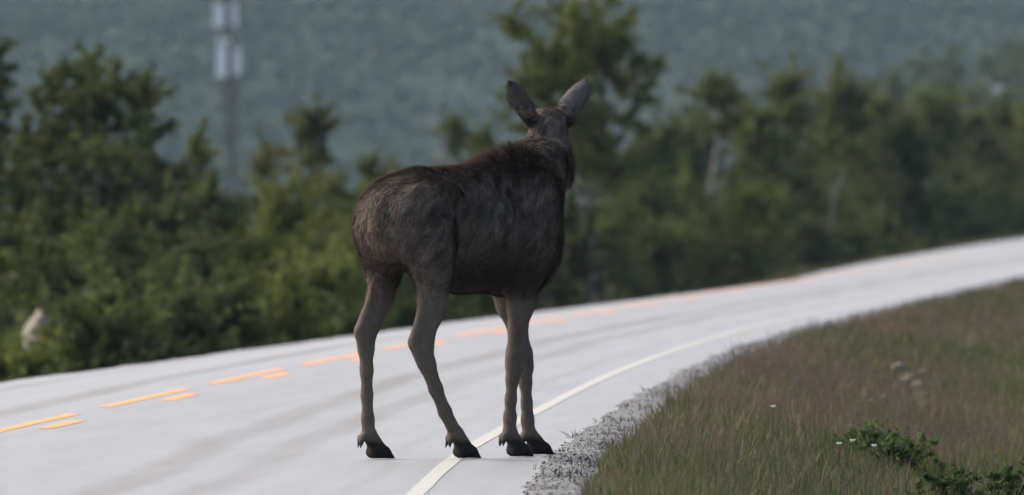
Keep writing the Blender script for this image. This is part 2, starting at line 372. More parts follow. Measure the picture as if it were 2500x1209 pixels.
# ------------------------------------------------------------------ hill
hx = np.arange(-620, 640, 5.0); hy = np.arange(2780, 4480, 7.0); HX, HY = np.meshgrid(hx, hy)
def hill_z(x, y):
    t = np.clip(y - 2850, 0, None)
    base = -14 + 30 * sstep(0, 260, t) + .085 * np.clip(t - 130, 0, 1050) - 60 * sstep(1250, 1600, t)
    n = fbm(x * .006, y * .004, 71, 5) - .5; n2 = fbm(x * .03, y * .02, 72, 3) - .5
    return base + (n * 22 + n2 * 5) * sstep(40, 300, t) + .012 * x * sstep(200, 900, t)
HZ = hill_z(HX, HY); n0, n1_ = HX.shape; idr = np.arange(n0 * n1_).reshape(n0, n1_)
hq = np.stack([idr[:-1, :-1], idr[:-1, 1:], idr[1:, 1:], idr[1:, :-1]], -1).reshape(-1, 4)
M_hill, nt, b = new_mat('hillside_heath'); tc = node(nt, 'ShaderNodeTexCoord')
mph = node(nt, 'ShaderNodeMapping'); mph.inputs['Scale'].default_value = (.35, 1.4, .6); nt.links.new(tc.outputs['Object'], mph.inputs[0])
r, tx = noise_ramp(nt, mph.outputs[0], .022, [(.3, (.022, .036, .024)), (.5, (.027, .042, .027)), (.66, (.033, .044, .030)), (.85, (.06, .06, .052))], 9, .65)
nt.links.new(r.outputs[0], b.inputs['Base Color']); b.inputs['Roughness'].default_value = .95; b.inputs['Specular IOR Level'].default_value = .05
tag(mesh_np('hill', np.stack([HX, HY, HZ], -1).reshape(-1, 3), hq, M_hill, smooth=True), kind='structure')

# far-off wood: many small crowns that read as one mass
ph = (1 + 5 ** .5) / 2
ICO = np.array([[-1, ph, 0], [1, ph, 0], [-1, -ph, 0], [1, -ph, 0], [0, -1, ph], [0, 1, ph], [0, -1, -ph], [0, 1, -ph], [ph, 0, -1], [ph, 0, 1], [-ph, 0, -1], [-ph, 0, 1]]) / 1.9
ICF = np.array([[0, 11, 5], [0, 5, 1], [0, 1, 7], [0, 7, 10], [0, 10, 11], [1, 5, 9], [5, 11, 4], [11, 10, 2], [10, 7, 6], [7, 1, 8], [3, 9, 4], [3, 4, 2], [3, 2, 6], [3, 6, 8], [3, 8, 9], [4, 9, 5], [2, 4, 11], [6, 2, 10], [8, 6, 7], [9, 8, 1]])
def wood(name, x, y, z, rad, col, label):
    ico, icf = (octv * np.array([1, 1, 1.3]), octf) if len(x) > 12000 else (ICO, ICF); q = len(ico)
    n = len(x); sc = np.stack([rad * rng.uniform(.8, 1.2, n), rad * rng.uniform(.8, 1.2, n), rad * rng.uniform(.9, 1.5, n)], -1)
    V = np.stack([x, y, z + rad * .7], -1)[:, None] + ico[None] * sc[:, None] * rng.uniform(.65, 1.3, (n, q, 1))
    Fc = (icf[None] + q * np.arange(n)[:, None, None]).reshape(-1, 3)
    o = mesh_np(name, V.reshape(-1, 3), Fc, M_far, col=np.repeat(col[:, None], q, 1).reshape(-1, 3)); tag(o, label, 'woodland', None, 'stuff')
M_far = leafy('far_foliage', .1, .8, .1)
n = 42000
wx = rng.uniform(-260, 290, n); wy = rng.uniform(2860, 4150, n); dens = fbm(wx * .016, wy * .011, 81, 4) + .12 * (fbm(wx * .004, wy * .02, 84) - .5)
kp = rng.random(n) < sstep(.22, .44, dens); wx, wy = wx[kp], wy[kp]; n = len(wx)
cc = np.array([.027, .041, .025]) * (.6 + .8 * fbm(wx * .006, wy * .03, 85, 4))[:, None] * rng.uniform(.85, 1.15, (n, 1)) + rng.normal(0, .002, (n, 3))
wood('hillside_wood', wx, wy, hill_z(wx, wy), rng.uniform(.6, 1.5, n), np.clip(cc, .012, .2), 'hazy wood covering the hillside across the valley')
n = 7000
wy = rng.uniform(640, 2900, n) ; wx = rng.uniform(-1, 1, n) * (.045 * wy + 22); kp = fbm(wx * .05, wy * .01, 83) > .42; wx, wy = wx[kp], wy[kp]
kp = ~((np.abs(wx - 1190 * wy / F) < 5.0) & (wy < 2010) & (wy > 1200)); wx, wy = wx[kp], wy[kp]; n = len(wx)
cc = np.array([.04, .06, .024]) * rng.uniform(.6, 1.4, (n, 1))
wood('valley_wood', wx, wy, ground_z(wx - XR(wy), wy), rng.uniform(.8, 2.0, n), cc, 'distant bushes and trees on the valley floor')

# ------------------------------------------------------------------ trees
def limb_pts(a, b, sag, n=5):
    t = np.linspace(0, 1, n)[:, None]; m = a + (b - a) * t
    m[:, 2] += (np.sin(t[:, 0] * np.pi) * sag); return m
def leaf_mesh(name, clumps, size, dens, tint, parent, seed):
    g = np.random.default_rng(seed); P = []; Cc = []
    for (cx, cy, cz, r) in clumps:
        n = max(14, int(.62 * dens * r * r)); v = g.normal(0, 1, (n, 3)); v /= np.linalg.norm(v, axis=1)[:, None]
        rad = r * g.random(n) ** .45 * g.uniform(.75, 1.2, n)
        k = max(4, n // 45); sc = g.normal(0, .55, (k, 3)) * r * np.array([1, 1, .85]); sv_ = sc + np.array([0, 0, .25 * r]); sv_ /= np.linalg.norm(sv_, axis=1)[:, None] + 1e-6
        j = g.integers(0, k, n); al = g.normal(0, .42, n)[:, None] * r       # leaves sit in sprays along short twigs
        p = sc[j] + sv_[j] * al + v * rad[:, None] * .24
        P.append(p + np.array([cx, cy, cz])); base = np.array(tint) * g.uniform(.82, 1.2) * np.array([g.uniform(.92, 1.12), 1, g.uniform(.8, 1.1)])
        Cc.append(base * g.uniform(.8, 1.2, (n, 1)))
    P = np.vstack(P); Cc = np.clip(np.vstack(Cc), .008, .3); n = len(P)
    a = g.normal(0, 1, (n, 3)); a /= np.linalg.norm(a, axis=1)[:, None]
    b = np.cross(a, g.normal(0, 1, (n, 3))); b /= np.linalg.norm(b, axis=1)[:, None] + 1e-9
    L = 1.2 * size * g.uniform(.6, 1.4, n)[:, None]; W = L * g.uniform(.5, .8, n)[:, None]
    V = np.stack([P - a * L, P + b * W, P + a * L, P - b * W], 1).reshape(-1, 3)
    i = np.arange(n)[:, None] * 4
    T = np.concatenate([i + np.array([[0, 1, 2]]), i + np.array([[0, 2, 3]])])
    return mesh_np(name, V, T, M_leaf, parent, col=np.repeat(Cc[:, None], 4, 1).reshape(-1, 3))

GREEN = (.096, .118, .036); DARK = (.066, .086, .030); YEL = (.112, .132, .034); GREY = (.096, .110, .042)
seed_ = [100]
def build_tree(name, label, cat, base, clumps, top, tint, group=None, bark=None, size=.065, dens=1500, r0=.09, nl=16, lean=(0, 0), stems=1, crown='crown'):
    seed_[0] += 1; g = np.random.default_rng(seed_[0]); base = np.array(base, float)
    root = empty(name, base); tag(root, label, cat, group)
    top = np.array(top, float); cl = np.array(clumps, float); mb = MB(); paths = []
    for s_i in range(stems):
        b0 = np.array([0, 0, -.15]) + (np.array([g.normal(0, .25), g.normal(0, .25), 0]) if stems > 1 else 0)
        tp = (top - base) if s_i == 0 else (cl[g.integers(len(cl)), :3] - base)
        t = np.linspace(0, 1, 8)[:, None]; P = b0 + (tp - b0) * t
        P[1:-1, :2] += g.normal(0, .05 * np.linalg.norm(tp) / 6, (6, 2)); rr = r0 * (1 - .85 * t[:, 0]) + .008
        mb.tube(P, rr, 8); paths.append((P, rr))
    order = np.argsort(-cl[:, 3])[:nl] if nl < len(cl) else np.arange(len(cl))
    order = g.permutation(len(cl))[:nl] if nl < len(cl) else order
    for ci in order:
        c = cl[ci, :3] - base; P, rr = paths[g.integers(len(paths))]
        hz = np.hypot(c[0], c[1]); zt = max(.12 * c[2], c[2] - .8 * hz - .15)
        j = np.interp(zt, P[:, 2], np.arange(8)) if P[-1, 2] > P[0, 2] else 3
        a = np.array([np.interp(j, np.arange(8), P[:, q]) for q in range(3)]); r_ = np.interp(j, np.arange(8), rr) * .55
        if np.linalg.norm(c - a) < .1: continue
        mb.tube(limb_pts(a, c, -.06 * hz), np.linspace(max(r_, .012), .006, 5), 5)
    mb.build('trunk' if stems == 1 else 'stems', bark or M_bark, root, True)
    o = leaf_mesh(crown, [(c[0] - base[0], c[1] - base[1], c[2] - base[2], c[3]) for c in clumps], size, dens, tint, root, seed_[0] + 5000)
    return root

def auto_clumps(xc, y, zb, zt, hw, g, n=26, shape=1.0, cr=.34):
    """clumps through an uneven egg-shaped crown"""
    out = []; ph = g.uniform(0, 6.28, 4); am = g.uniform(.1, .3, 4)
    for i in range(n):
        t = g.random() ** .85; prof = (math.sin(math.pi * min(1, (t * .80 + .20))) ** .6) * (1 - .30 * shape * t)
        th = g.uniform(0, 6.28); lob = 1 + am[0] * math.sin(2 * th + ph[0] + 3 * t) + am[1] * math.sin(5 * t * 2 + ph[1] + th)
        rad = hw * prof * lob * math.sqrt(g.random()) * .95
        out.append((xc + rad * math.cos(th), y + rad * math.sin(th), zb + (zt - zb) * t - .1, cr * g.uniform(.6, 1.25)))
    out.append((xc + g.normal(0, .08) * hw, y, zt - .12, cr * .55)); out.append((xc + g.normal(0, .15) * hw, y, zt - .4, cr * .75))
    return out

def px_tree(xp, top, hwp, d, label, tint=GREEN, name='birch_tree', cat='tree', group=None, low=None, n=30, shape=1., cr=.33, bark=None, dens=2300, size=.05, nl=14, sx=0, r0=.08, stems=1, crown='crown'):
    g = np.random.default_rng(int(xp * 7 + d * 13 + top)); s = d / F
    x = (xp - CX) * s; zg = gz_at(x + sx, d); zt = CAMZ - (top - HROW) * s
    zb = zg + .25 * (zt - zg) if low is None else CAMZ - (low - HROW) * s
    zb = max(zb, zg + .15)
    cl = auto_clumps(x, d, zb, zt, hwp * s, g, n, shape, cr)
    return build_tree(name, label, cat, (x + sx, d, zg), cl, (x, d, zt - .25), tint, group, bark, size, dens, r0, nl, stems=stems, crown=crown)

# hero tree on the left: crown clumps read off the photograph
T1 = [(215,155,24),(160,172,28),(120,198,28),(222,192,42),(272,215,42),(330,242,42),(357,256,20),(88,240,24),(130,230,34),(182,252,55),(250,272,55),(320,290,46),(372,322,28),
      (60,330,38),(100,342,42),(60,390,48),(125,402,44),(180,340,55),(240,372,52),(300,372,48),(352,350,32),(172,425,46),(45,480,48),
      (150,520,66),(80,530,56),(252,482,58),(322,452,48),(390,392,32),(385,432,46),(300,540,76),(200,600,76),(100,620,76),(400,520,66),(350,620,76),(250,700,84),(130,720,76),(400,700,76),(300,780,76),(180,800,56)]
g = np.random.default_rng(3); D1 = 238
cl = [(*px(x, r, D1 + g.normal(0, .9)), rp * D1 / F * 1.3) for x, r, rp in T1 for _ in (0, 1)]
b0 = px(225, 900, D1); build_tree('birch_tree', 'broad dark green birch with stepped crown, beside the pale boulder', 'tree', (b0[0], D1, gz_at(b0[0], D1)), cl, px(215, 200, D1), DARK, None, None, .046, 3000, .13, 30)
# the tall birch behind the moose's head
T2 = [(1355,22,24),(1400,26,34),(1460,16,34),(1490,4,20),(1540,42,20),(1528,66,18),(1380,62,34),(1420,82,38),(1470,82,38),(1500,96,28),(1258,50,28),(1244,72,20),(1280,82,20),(1300,110,16),(1312,132,22),
      (1350,132,38),(1400,140,46),(1450,130,42),(1500,132,38),(1530,112,18),(1330,162,38),(1380,190,46),(1300,172,28),(1420,182,42),(1480,162,36),(1540,152,32),(1582,160,26),(1610,160,12),(1592,186,16),(1552,190,32),
      (1522,222,24),(1562,242,22),(1580,246,14),(1300,202,38),(1280,190,22),(1340,232,42),(1262,262,18),(1225,232,14),(1230,276,15),(1330,282,38),(1400,262,38),(1470,292,36),(1528,292,28),(1420,302,36),(1390,342,38),(1480,352,38),(1560,322,16),(1452,392,46),(1350,382,46),(1520,402,46),(1290,302,30)]
D2 = 300; g = np.random.default_rng(5)
cl = [(*px(x, r, D2 + g.normal(0, .8)), rp * D2 / F * 1.3) for x, r, rp in T2 for _ in (0, 1)]
b0 = px(1437, 700, D2); build_tree('birch_tree', 'tall open birch with pale trunk rising behind the moose head', 'tree', (b0[0], D2, gz_at(b0[0], D2)), cl, px(1440, 60, D2), GREEN, None, M_bark_pale, .048, 2600, .12, 34)

TH = 'trees of the thicket beyond the road'
px_tree(-35, 60, 62, 225, 'dark birch whose branch tips reach past the broad stepped birch', DARK, n=30)
px_tree(478, 345, 75, 262, 'slender pointed birch between the broad stepped birch and the mast', GREEN, n=26, shape=1.6)
px_tree(768, 272, 82, 330, 'round-topped birch with bare lower branches behind the moose rump', GREY, n=30, low=520, cr=.36)
px_tree(655, 362, 34, 335, 'thin leaning birch with a tuft of leaves below the mast', GREY, n=8, low=440, cr=.26, sx=.9, nl=4)
px_tree(1110, 290, 34, 345, 'small birch beside the bare dead stem, above the moose back', GREEN, n=10, low=400, cr=.26, nl=6)
px_tree(1190, 318, 40, 352, 'low round birch crown between dead stem and moose neck', GREEN, n=12, low=400, cr=.3, nl=6)
px_tree(900, 382, 60, 350, 'low birch just above the rump of the moose', GREEN, n=16, cr=.36)
px_tree(1755, 182, 56, 420, 'round-headed birch on a white trunk, beside the tall open birch', GREEN, n=24, low=330, cr=.42, bark=M_bark_pale, sx=-.4, r0=.1)
for i, (xp, tp, hw, d, tn) in enumerate([(1850, 262, 60, 450, GREEN), (1920, 178, 72, 470, GREY), (2010, 225, 60, 490, DARK), (2065, 195, 78, 480, GREEN), (2150, 240, 66, 505, GREY), (2205, 300, 62, 470, DARK),
                                     (2285, 232, 78, 520, GREEN), (2375, 285, 70, 530, GREY), (2450, 262, 72, 545, DARK), (2530, 240, 70, 540, GREEN), (1640, 330, 50, 430, DARK), (1690, 300, 44, 440, GREY), (1570, 360, 60, 400, DARK)]):
    px_tree(xp, tp, hw * 1.35, d, 'bushy green birch standing shoulder to shoulder in the roadside thicket', tn, group=TH, n=64, cr=.55, size=.065, dens=1000, nl=12, low=9999)

def bush(xp, top, hwp, d, label, tint=GREEN, group=None, n=22, cr=.38, dens=2000, size=.046):
    return px_tree(xp, top, hwp, d, label, tint, 'bush', 'bush', group, low=9999, n=int(n*1.5), shape=.5, cr=cr*1.15, dens=dens*.8, size=size, nl=8, r0=.03, stems=3, crown='foliage')
BU = 'bushes along the far roadside'
for (xp, tp, hw, d, tn) in [(235, 740, 90, 176, DARK), (290, 740, 100, 180, DARK), (420, 720, 100, 186, DARK), (540, 700, 100, 194, DARK), (700, 690, 90, 206, GREEN), (800, 660, 90, 214, GREEN), (20, 560, 110, 205, DARK), (-60, 330, 110, 232, DARK), (130, 610, 110, 200, DARK), (260, 560, 120, 210, DARK), (400, 480, 110, 225, DARK), (520, 470, 90, 240, DARK), (470, 600, 120, 215, DARK), (330, 690, 110, 196, DARK),
                            (600, 560, 90, 250, GREEN), (830, 430, 90, 320, GREEN), (920, 470, 90, 300, GREEN), (1000, 420, 80, 340, GREEN), (1080, 440, 80, 330, GREEN), (1160, 400, 80, 345, GREEN), (1240, 380, 80, 350, GREEN), (1300, 470, 90, 300, DARK),
                            (860, 600, 90, 262, GREEN), (960, 620, 100, 268, DARK), (1080, 600, 100, 275, GREEN), (1190, 600, 90, 280, GREEN), (1290, 590, 90, 285, DARK), (1390, 480, 90, 300, DARK), (1480, 520, 90, 318, DARK), (1580, 450, 90, 350, DARK), (1600, 560, 90, 345, DARK), (1480, 430, 80, 340, GREEN),
                            (1680, 440, 90, 385, GREEN), (1700, 560, 90, 372, DARK), (1790, 560, 80, 385, GREEN), (1880, 480, 90, 420, GREEN), (1950, 420, 90, 440, DARK), (1960, 540, 90, 425, DARK), (2040, 490, 90, 440, GREEN), (2060, 560, 90, 432, DARK), (2130, 430, 90, 460, DARK),
                            (2150, 540, 90, 450, GREEN), (2230, 480, 90, 470, GREEN), (2250, 400, 90, 490, DARK), (2330, 480, 90, 490, DARK), (2340, 400, 90, 505, GREY), (2430, 420, 90, 510, DARK), (2450, 490, 90, 505, DARK), (2520, 440, 90, 520, GREEN), (1830, 380, 80, 440, GREEN), (2480, 360, 90, 530, GREEN)]:
    if xp < 560: lb, gp = 'dark green bush crowding below the broad stepped birch', 'bushes below the broad birch'
    elif 800 <= xp <= 1250 and tp < 500: lb, gp = 'green bush showing above or behind the back of the moose', 'bushes behind the moose back'
    elif xp <= 1300: lb, gp = 'green bush at the road edge, seen past the legs of the moose', 'bushes behind the moose legs'
    elif xp <= 1610: lb, gp = 'dark bush under the tall open birch', 'bushes under the tall birch'
    elif tp >= 475: lb, gp = 'low green bush along the far edge of the road, in front of the thicket', 'bushes in front of the thicket'
    else: lb, gp = 'green bush filling the thicket between the birch crowns', 'bushes inside the thicket'
    bush(xp, tp, hw, d, lb, tn, gp)
bush(690, 470, 105, 256, 'yellow-green bush glowing paler than its neighbours behind the moose', YEL, n=34)
bush(640, 640, 100, 238, 'low yellow-green bush at the road edge below the paler bush', YEL, n=26)
bush(1830, 470, 95, 400, 'light green rounded bush in front of the white birch trunk', YEL, n=30, cr=.42)
bush(15, 885, 80, 172, 'low light green bush at the road edge below the pale boulder', YEL, n=24)

# dead stems
def dead(label, pts, d, r, twigs, bark=M_dead):
    P = np.array([px(x, row, d) for x, row in pts]); zg = gz_at(P[0, 0], d); P[0, 2] = zg - .1
    root = empty('dead_tree', (P[0, 0], d, zg)); tag(root, label, 'dead tree'); o = np.array([P[0, 0], d, zg]); mb = MB()
    mb.tube(P - o, np.linspace(r, .02, len(P)), 7); mb.build('trunk', bark, root, True)
    for tw in twigs:
        q = np.array([px(x, row, d + .2 * i) for i, (x, row) in enumerate(tw)]) - o; m = MB(); m.tube(q, np.linspace(.03, .012, len(q)), 5); m.build('branch', bark, root, True)
dead('bare grey dead birch stem standing above the moose back', [(1090, 700), (1092, 430), (1085, 370), (1066, 320), (1064, 256)], 348, .11, [[(1066, 330), (1050, 300), (1046, 285)], [(1078, 352), (1100, 318), (1104, 300)], [(1088, 400), (1072, 380), (1060, 372)]], M_dead)
dead('slanting bare branch-like stem leaning in the thicket by the low bushes', [(2020, 640), (2036, 480), (2052, 440), (2066, 418)], 428, .045, [[(2040, 470), (2030, 445)]], M_dead)

# boulder among the bushes on the left
def rock(c, r, label, group=None, seed=0, cat='rock', name='rock'):
    g = np.random.default_rng(seed); u = np.linspace(0, np.pi, 9); v = np.linspace(0, 2 * np.pi, 14, endpoint=False)
    Vv = np.array([[math.sin(a) * math.cos(b), math.sin(a) * math.sin(b), math.cos(a)] for a in u for b in v])
    for _ in range(9):
        nn = g.normal(0, 1, 3); nn /= np.linalg.norm(nn); h = g.uniform(.6, .9); dd = Vv @ nn - h; Vv = Vv - np.outer(np.clip(dd, 0, None), nn)
    Vv = Vv * np.array(r); k = 14; f = [(i * k + j, i * k + (j + 1) % k, (i + 1) * k + (j + 1) % k, (i + 1) * k + j) for i in range(8) for j in range(k)]
    o = mesh_np(name, Vv, f, M_rock); o.location = c; tag(o, label, cat, group); return o
bp_ = px(85, 775, 186); zb = gz_at(bp_[0], 186)
rock((bp_[0], 186, zb + .95), (.30, .34, .2 - zb - .95), 'pale weathered boulder between the bushes at the road edge', None, 4, 'boulder', 'boulder')

# hazy trees on the foothill
FH = 'hazy trees on the foothill'
for (xp, tp, hw, d) in [(2180, 185, 70, 1500), (2250, 150, 60, 1620), (2330, 118, 60, 1700), (2300, 200, 70, 1450), (2400, 150, 60, 1850), (2470, 95, 60, 1900), (2530, 80, 60, 1800), (2370, 225, 60, 1500), (2480, 228, 60, 1600), (2430, 250, 60, 1480), (2120, 200, 50, 1560), (2240, 240, 60, 1400), (2540, 190, 60, 1500)]:
    px_tree(xp, tp, hw, d, 'blue-green hazy tree on the far foothill behind the thicket', GREEN, 'tree', 'tree', FH, n=30, cr=1.0, dens=90, size=.26, nl=5, low=9999)

# white cabin on the foothill
cd = 2000; cp = px(2440, 214, cd); zg = gz_at(cp[0], cd); cabin = empty('cabin', (cp[0], cd, max(cp[2], zg + 1.5))); tag(cabin, 'tiny white cabin on the hazy foothill above the thicket', 'cabin')
m = MB(); m.box((0, 0, -1.0), (1.9, 1.6, 1.75)); m.build('wall', M_cabin, cabin)
m = MB(); m.add([(-2.15, -1.9, .7), (2.15, -1.9, .7), (2.15, 1.9, .7), (-2.15, 1.9, .7), (-2.15, 0, 1.15), (2.15, 0, 1.15)], [(0, 1, 5, 4), (2, 3, 4, 5), (0, 4, 3, 3), (1, 2, 5, 5), (0, 3, 2, 1)]); m.build('roof', M_roof, cabin)
for wx_ in (.15, 1.2):
    m = MB(); m.box((wx_, -1.62, 0), (.34 if wx_ < 1 else .22, .03, .5)); wo = m.build('window', M_cabin, cabin); m = MB(); m.box((wx_, -1.66, 0), (.3 if wx_ < 1 else .18, .02, .45)); m.build('pane', M_dark, wo)
m = MB(); m.box((0, 0, -3.6), (1.8, 1.5, .84)); m.build('foundation', M_rock, cabin)

# ------------------------------------------------------------------ telecom mast
MD = 800; base = px(585, 560, MD); zg = gz_at(base[0], MD); topp = px(546, -70, MD)
root = empty('telecom_mast', (base[0], MD, zg)); tag(root, 'hazy lattice telecom mast carrying white antenna panels above the trees', 'mast')
o = np.array([base[0], MD, zg]); axis = topp - np.array([base[0], MD, zg])
def ax(t): return axis * t
def trow(row): return (CAMZ - (row - HROW) * MD / F - zg) / axis[2]
offs = [np.array([math.cos(a), math.sin(a), 0]) for a in (0.5, 2.6, 4.7)]
for of in offs:
    m = MB(); m.tube([ax(0) + of * .42 + np.array([0, 0, -.2]), ax(1) + of * .24], [.08, .07], 6); m.build('leg', M_steel, root)
N = 26
for i in range(N):
    t0, t1 = i / N, (i + 1) / N
    for j in range(3):
        a = ax(t0) + offs[j] * (.42 - .18 * t0); b_ = ax(t1) + offs[(j + 1) % 3] * (.42 - .18 * t1); m = MB(); m.tube([a, b_], .045, 4); m.build('brace', M_steel, root)
m = MB(); m.tube([ax(1) , ax(1) + np.array([0, 0, 1.6])], .04, 6); m.build('top_pole', M_steel, root)
for (xp, r0_, r1_, wp, yy) in [(535, 8, 66, 26, -.5), (572, 8, 62, 15, -.35), (541, 112, 188, 27, -.5), (579, 118, 182, 17, -.35), (546, 94, 108, 32, -.55)]:
    c = px(xp, (r0_ + r1_) / 2, MD) - o; hw = wp / 2 * MD / F; hh = (r1_ - r0_) / 2 * MD / F
    m = MB(); m.box((c[0], yy, c[2]), (hw, .09, hh)); pn = m.build('antenna_panel', M_panel, root)
    m = MB(); cc_ = ax((c[2]) / axis[2]); m.tube([(c[0], yy + .09, c[2]), (cc_[0], 0, c[2] + .02)], .03, 5); m.build('bracket', M_steel, pn)

# ------------------------------------------------------------------ verge details
M_stalk = simple('green_stalk', (.06, .08, .03), .8, .2, 9, .1)
def weed(xp, row, d, hwp, hp, label, tint, group=None, n=16, cr=.07):
    s = d / F; x = (xp - CX) * s; zg = gz_at(x, d); g = np.random.default_rng(int(xp + row)); hw, hh = hwp * s, hp * s
    cl = [(x + g.normal(0, .5) * hw, d + g.normal(0, .5) * hw * 1.5, zg + .04 + hh * g.uniform(.15, .95), cr * g.uniform(.7, 1.3)) for _ in range(n)]
    return build_tree('weed', label, 'plant', (x, d, zg), cl, (x, d, zg + hh * .8), tint, group, M_stalk, .016, 14000, .003, n, stems=5, crown='leaves')
weed(2110, 1000, 92, 80, 62, 'low bright green leafy plant in the brown verge grass', (.065, .108, .034), n=34)
weed(2195, 1030, 90, 60, 66, 'second green leafy plant, joined to the brighter clump uphill', (.06, .095, .034), n=26)
weed(2330, 1190, 77, 70, 110, 'dark twiggy seedling bush in the grass by the verge corner', (.05, .085, .028), n=26)
weed(2460, 1130, 80, 70, 120, 'dark green sapling furthest from the road in the verge grass', (.05, .085, .028), n=26)
for i, (xp, row, rp) in enumerate([(2195, 838, 12), (2225, 845, 10), (2250, 838, 8), (2212, 858, 12), (2240, 862, 14), (2275, 850, 9), (2290, 870, 8), (2258, 880, 9), (2185, 868, 8), (2110, 905, 10), (2130, 912, 8), (2160, 900, 8)]):
    d = 52200 / (row + 25 - HROW); s = d / F; x = (xp - CX) * s; r_ = rp * s
    rock((x, d, gz_at(x, d) + r_ * .9 + .05), (r_ * 1.5, r_ * 1.5, r_ * 1.0), 'small pale stone lying in the verge grass', 'pale stones in the verge grass', 60 + i)
M_petal = simple('white_petals', (.7, .68, .62), .6, .1, 30, .2)
for i, (xp, row, d) in enumerate([(2078, 1022, 86), (2045, 1055, 84), (2130, 1020, 86), (1884, 970, 92)]):
    p = px(xp, row, d); zg = gz_at(p[0], d); fl = empty('wildflower', (p[0], d, zg)); tag(fl, 'tiny white wildflower head on a thin stalk in the verge grass', 'flower', 'white wildflowers in the verge')
    hgt = min(.22, max(.14, p[2] - zg)); m = MB(); m.tube([(0, 0, -.02), (.01, 0, hgt)], .003, 5); m.build('stalk', M_stalk, fl)
    m = MB()
    for a in range(6):
        an = a * math.pi / 3; m.tube([(.01 + .004 * math.cos(an), .004 * math.sin(an), hgt), (.01 + .016 * math.cos(an), .016 * math.sin(an), hgt + .008)], [.006, .004], 5)
    m.build('flower_head', M_petal, fl)

# ------------------------------------------------------------------ moose
TH_ = math.radians(35); ST, CT = math.sin(TH_), math.cos(TH_); U0, D0 = -.565, 79.6
def P(xp, row, b):
    """photo pixel + side offset b (left positive) -> animal frame (a forward, b left, z up)"""
    a = .5
    for _ in range(5):
        d = D0 + a * CT + b * ST; u = (xp - CX) * d / F; a = (u - U0 + b * CT) / ST
    d = D0 + a * CT + b * ST
    return np.array([a, b, CAMZ - (row - HROW) * d / F])
H = .0115
lo = np.array([-.55, -.46, -.03]); hi = np.array([2.15, .62, 2.32]); nn = np.ceil((hi - lo) / H).astype(int) + 1
gx = [lo[i] + H * np.arange(nn[i]) for i in range(3)]
FLD = np.full(nn, 1.0, np.float32)
def win(c0, c1, pad):
    i0 = [max(0, int((c0[i] - pad - lo[i]) / H)) for i in range(3)]; i1 = [min(nn[i], int((c1[i] + pad - lo[i]) / H) + 2) for i in range(3)]
    sl = tuple(slice(i0[i], i1[i]) for i in range(3))
    g = np.meshgrid(*[gx[i][sl[i]].astype(np.float32) for i in range(3)], indexing='ij'); return sl, np.stack(g, -1)
def smin(sl, d, k):
    f = FLD[sl]
    h = np.clip(.5 + .5 * (f - d) / k, 0, 1); FLD[sl] = f * (1 - h) + d * h - k * h * (1 - h)
def rotm(fwd, up=(0, 0, 1)):
    x = np.array(fwd, float); x /= np.linalg.norm(x); y = np.cross(up, x); y /= np.linalg.norm(y); z = np.cross(x, y); return np.stack([x, y, z], 0)
def ell(c, r, k=.06, R=None, cut=False):
    c = np.array(c, float); r = np.array(r, float); m = r.max(); sl, p = win(c - m, c + m, k + .05); q = p - c.astype(np.float32)
    if R is not None: q = q @ R.T.astype(np.float32)
    k0 = np.linalg.norm(q / r, axis=-1); k1 = np.linalg.norm(q / (r * r), axis=-1) + 1e-9; d = k0 * (k0 - 1) / k1
    if cut:
        f = FLD[sl]; h = np.clip(.5 - .5 * (f + d) / k, 0, 1); FLD[sl] = f * (1 - h) + (-d) * h + k * h * (1 - h)
    else: smin(sl, d, k)
def cone(a, ra, b, rb, k=.035, sb=1.0):
    """round cone; sb squashes the side (b) axis"""
    a = np.array(a, float); b = np.array(b, float); m = max(ra, rb); sl, p = win(np.minimum(a, b) - m, np.maximum(a, b) + m, k + .04)
    ab = b - a; q = p - a.astype(np.float32); t = np.clip((q @ ab) / (ab @ ab), 0, 1); v = q - t[..., None] * ab
    if sb != 1.0: v = v * np.array([1, 1 / sb, 1], np.float32)
    smin(sl, np.linalg.norm(v, axis=-1) - (ra + (rb - ra) * t), k)
def chain(pts, k=.03, sb=1.0):
    for (p, r), (q, s_) in zip(pts[:-1], pts[1:]): cone(p, r, q, s_, k, sb)
# torso
ell((.53, 0, 1.275), (.59, .275, .345), .05)
ell((.93, 0, 1.27), (.38, .245, .36), .07)
ell((.07, 0, 1.36), (.36, .225, .27), .08)
ell((.24, 0, 1.33), (.30, .245, .24), .08); ell((.42, 0, 1.50), (.42, .15, .125), .08)
ell((-.15, 0, 1.31), (.17, .18, .20), .08)
ell((1.03, 0, 1.53), (.33, .12, .215), .10)
ell((.80, 0, 1.53), (.30, .12, .13), .10)
ell((1.16, 0, 1.19), (.20, .15, .25), .07)
for sgn in (-1, 1):
    ell((1.00, sgn * .17, 1.33), (.16, .09, .32), .06, rotm((1, 0, -.35)))
    ell((-.06, sgn * .145, 1.30), (.22, .105, .25), .08)
    ell((.04, sgn * .19, 1.49), (.13, .05, .06), .06)
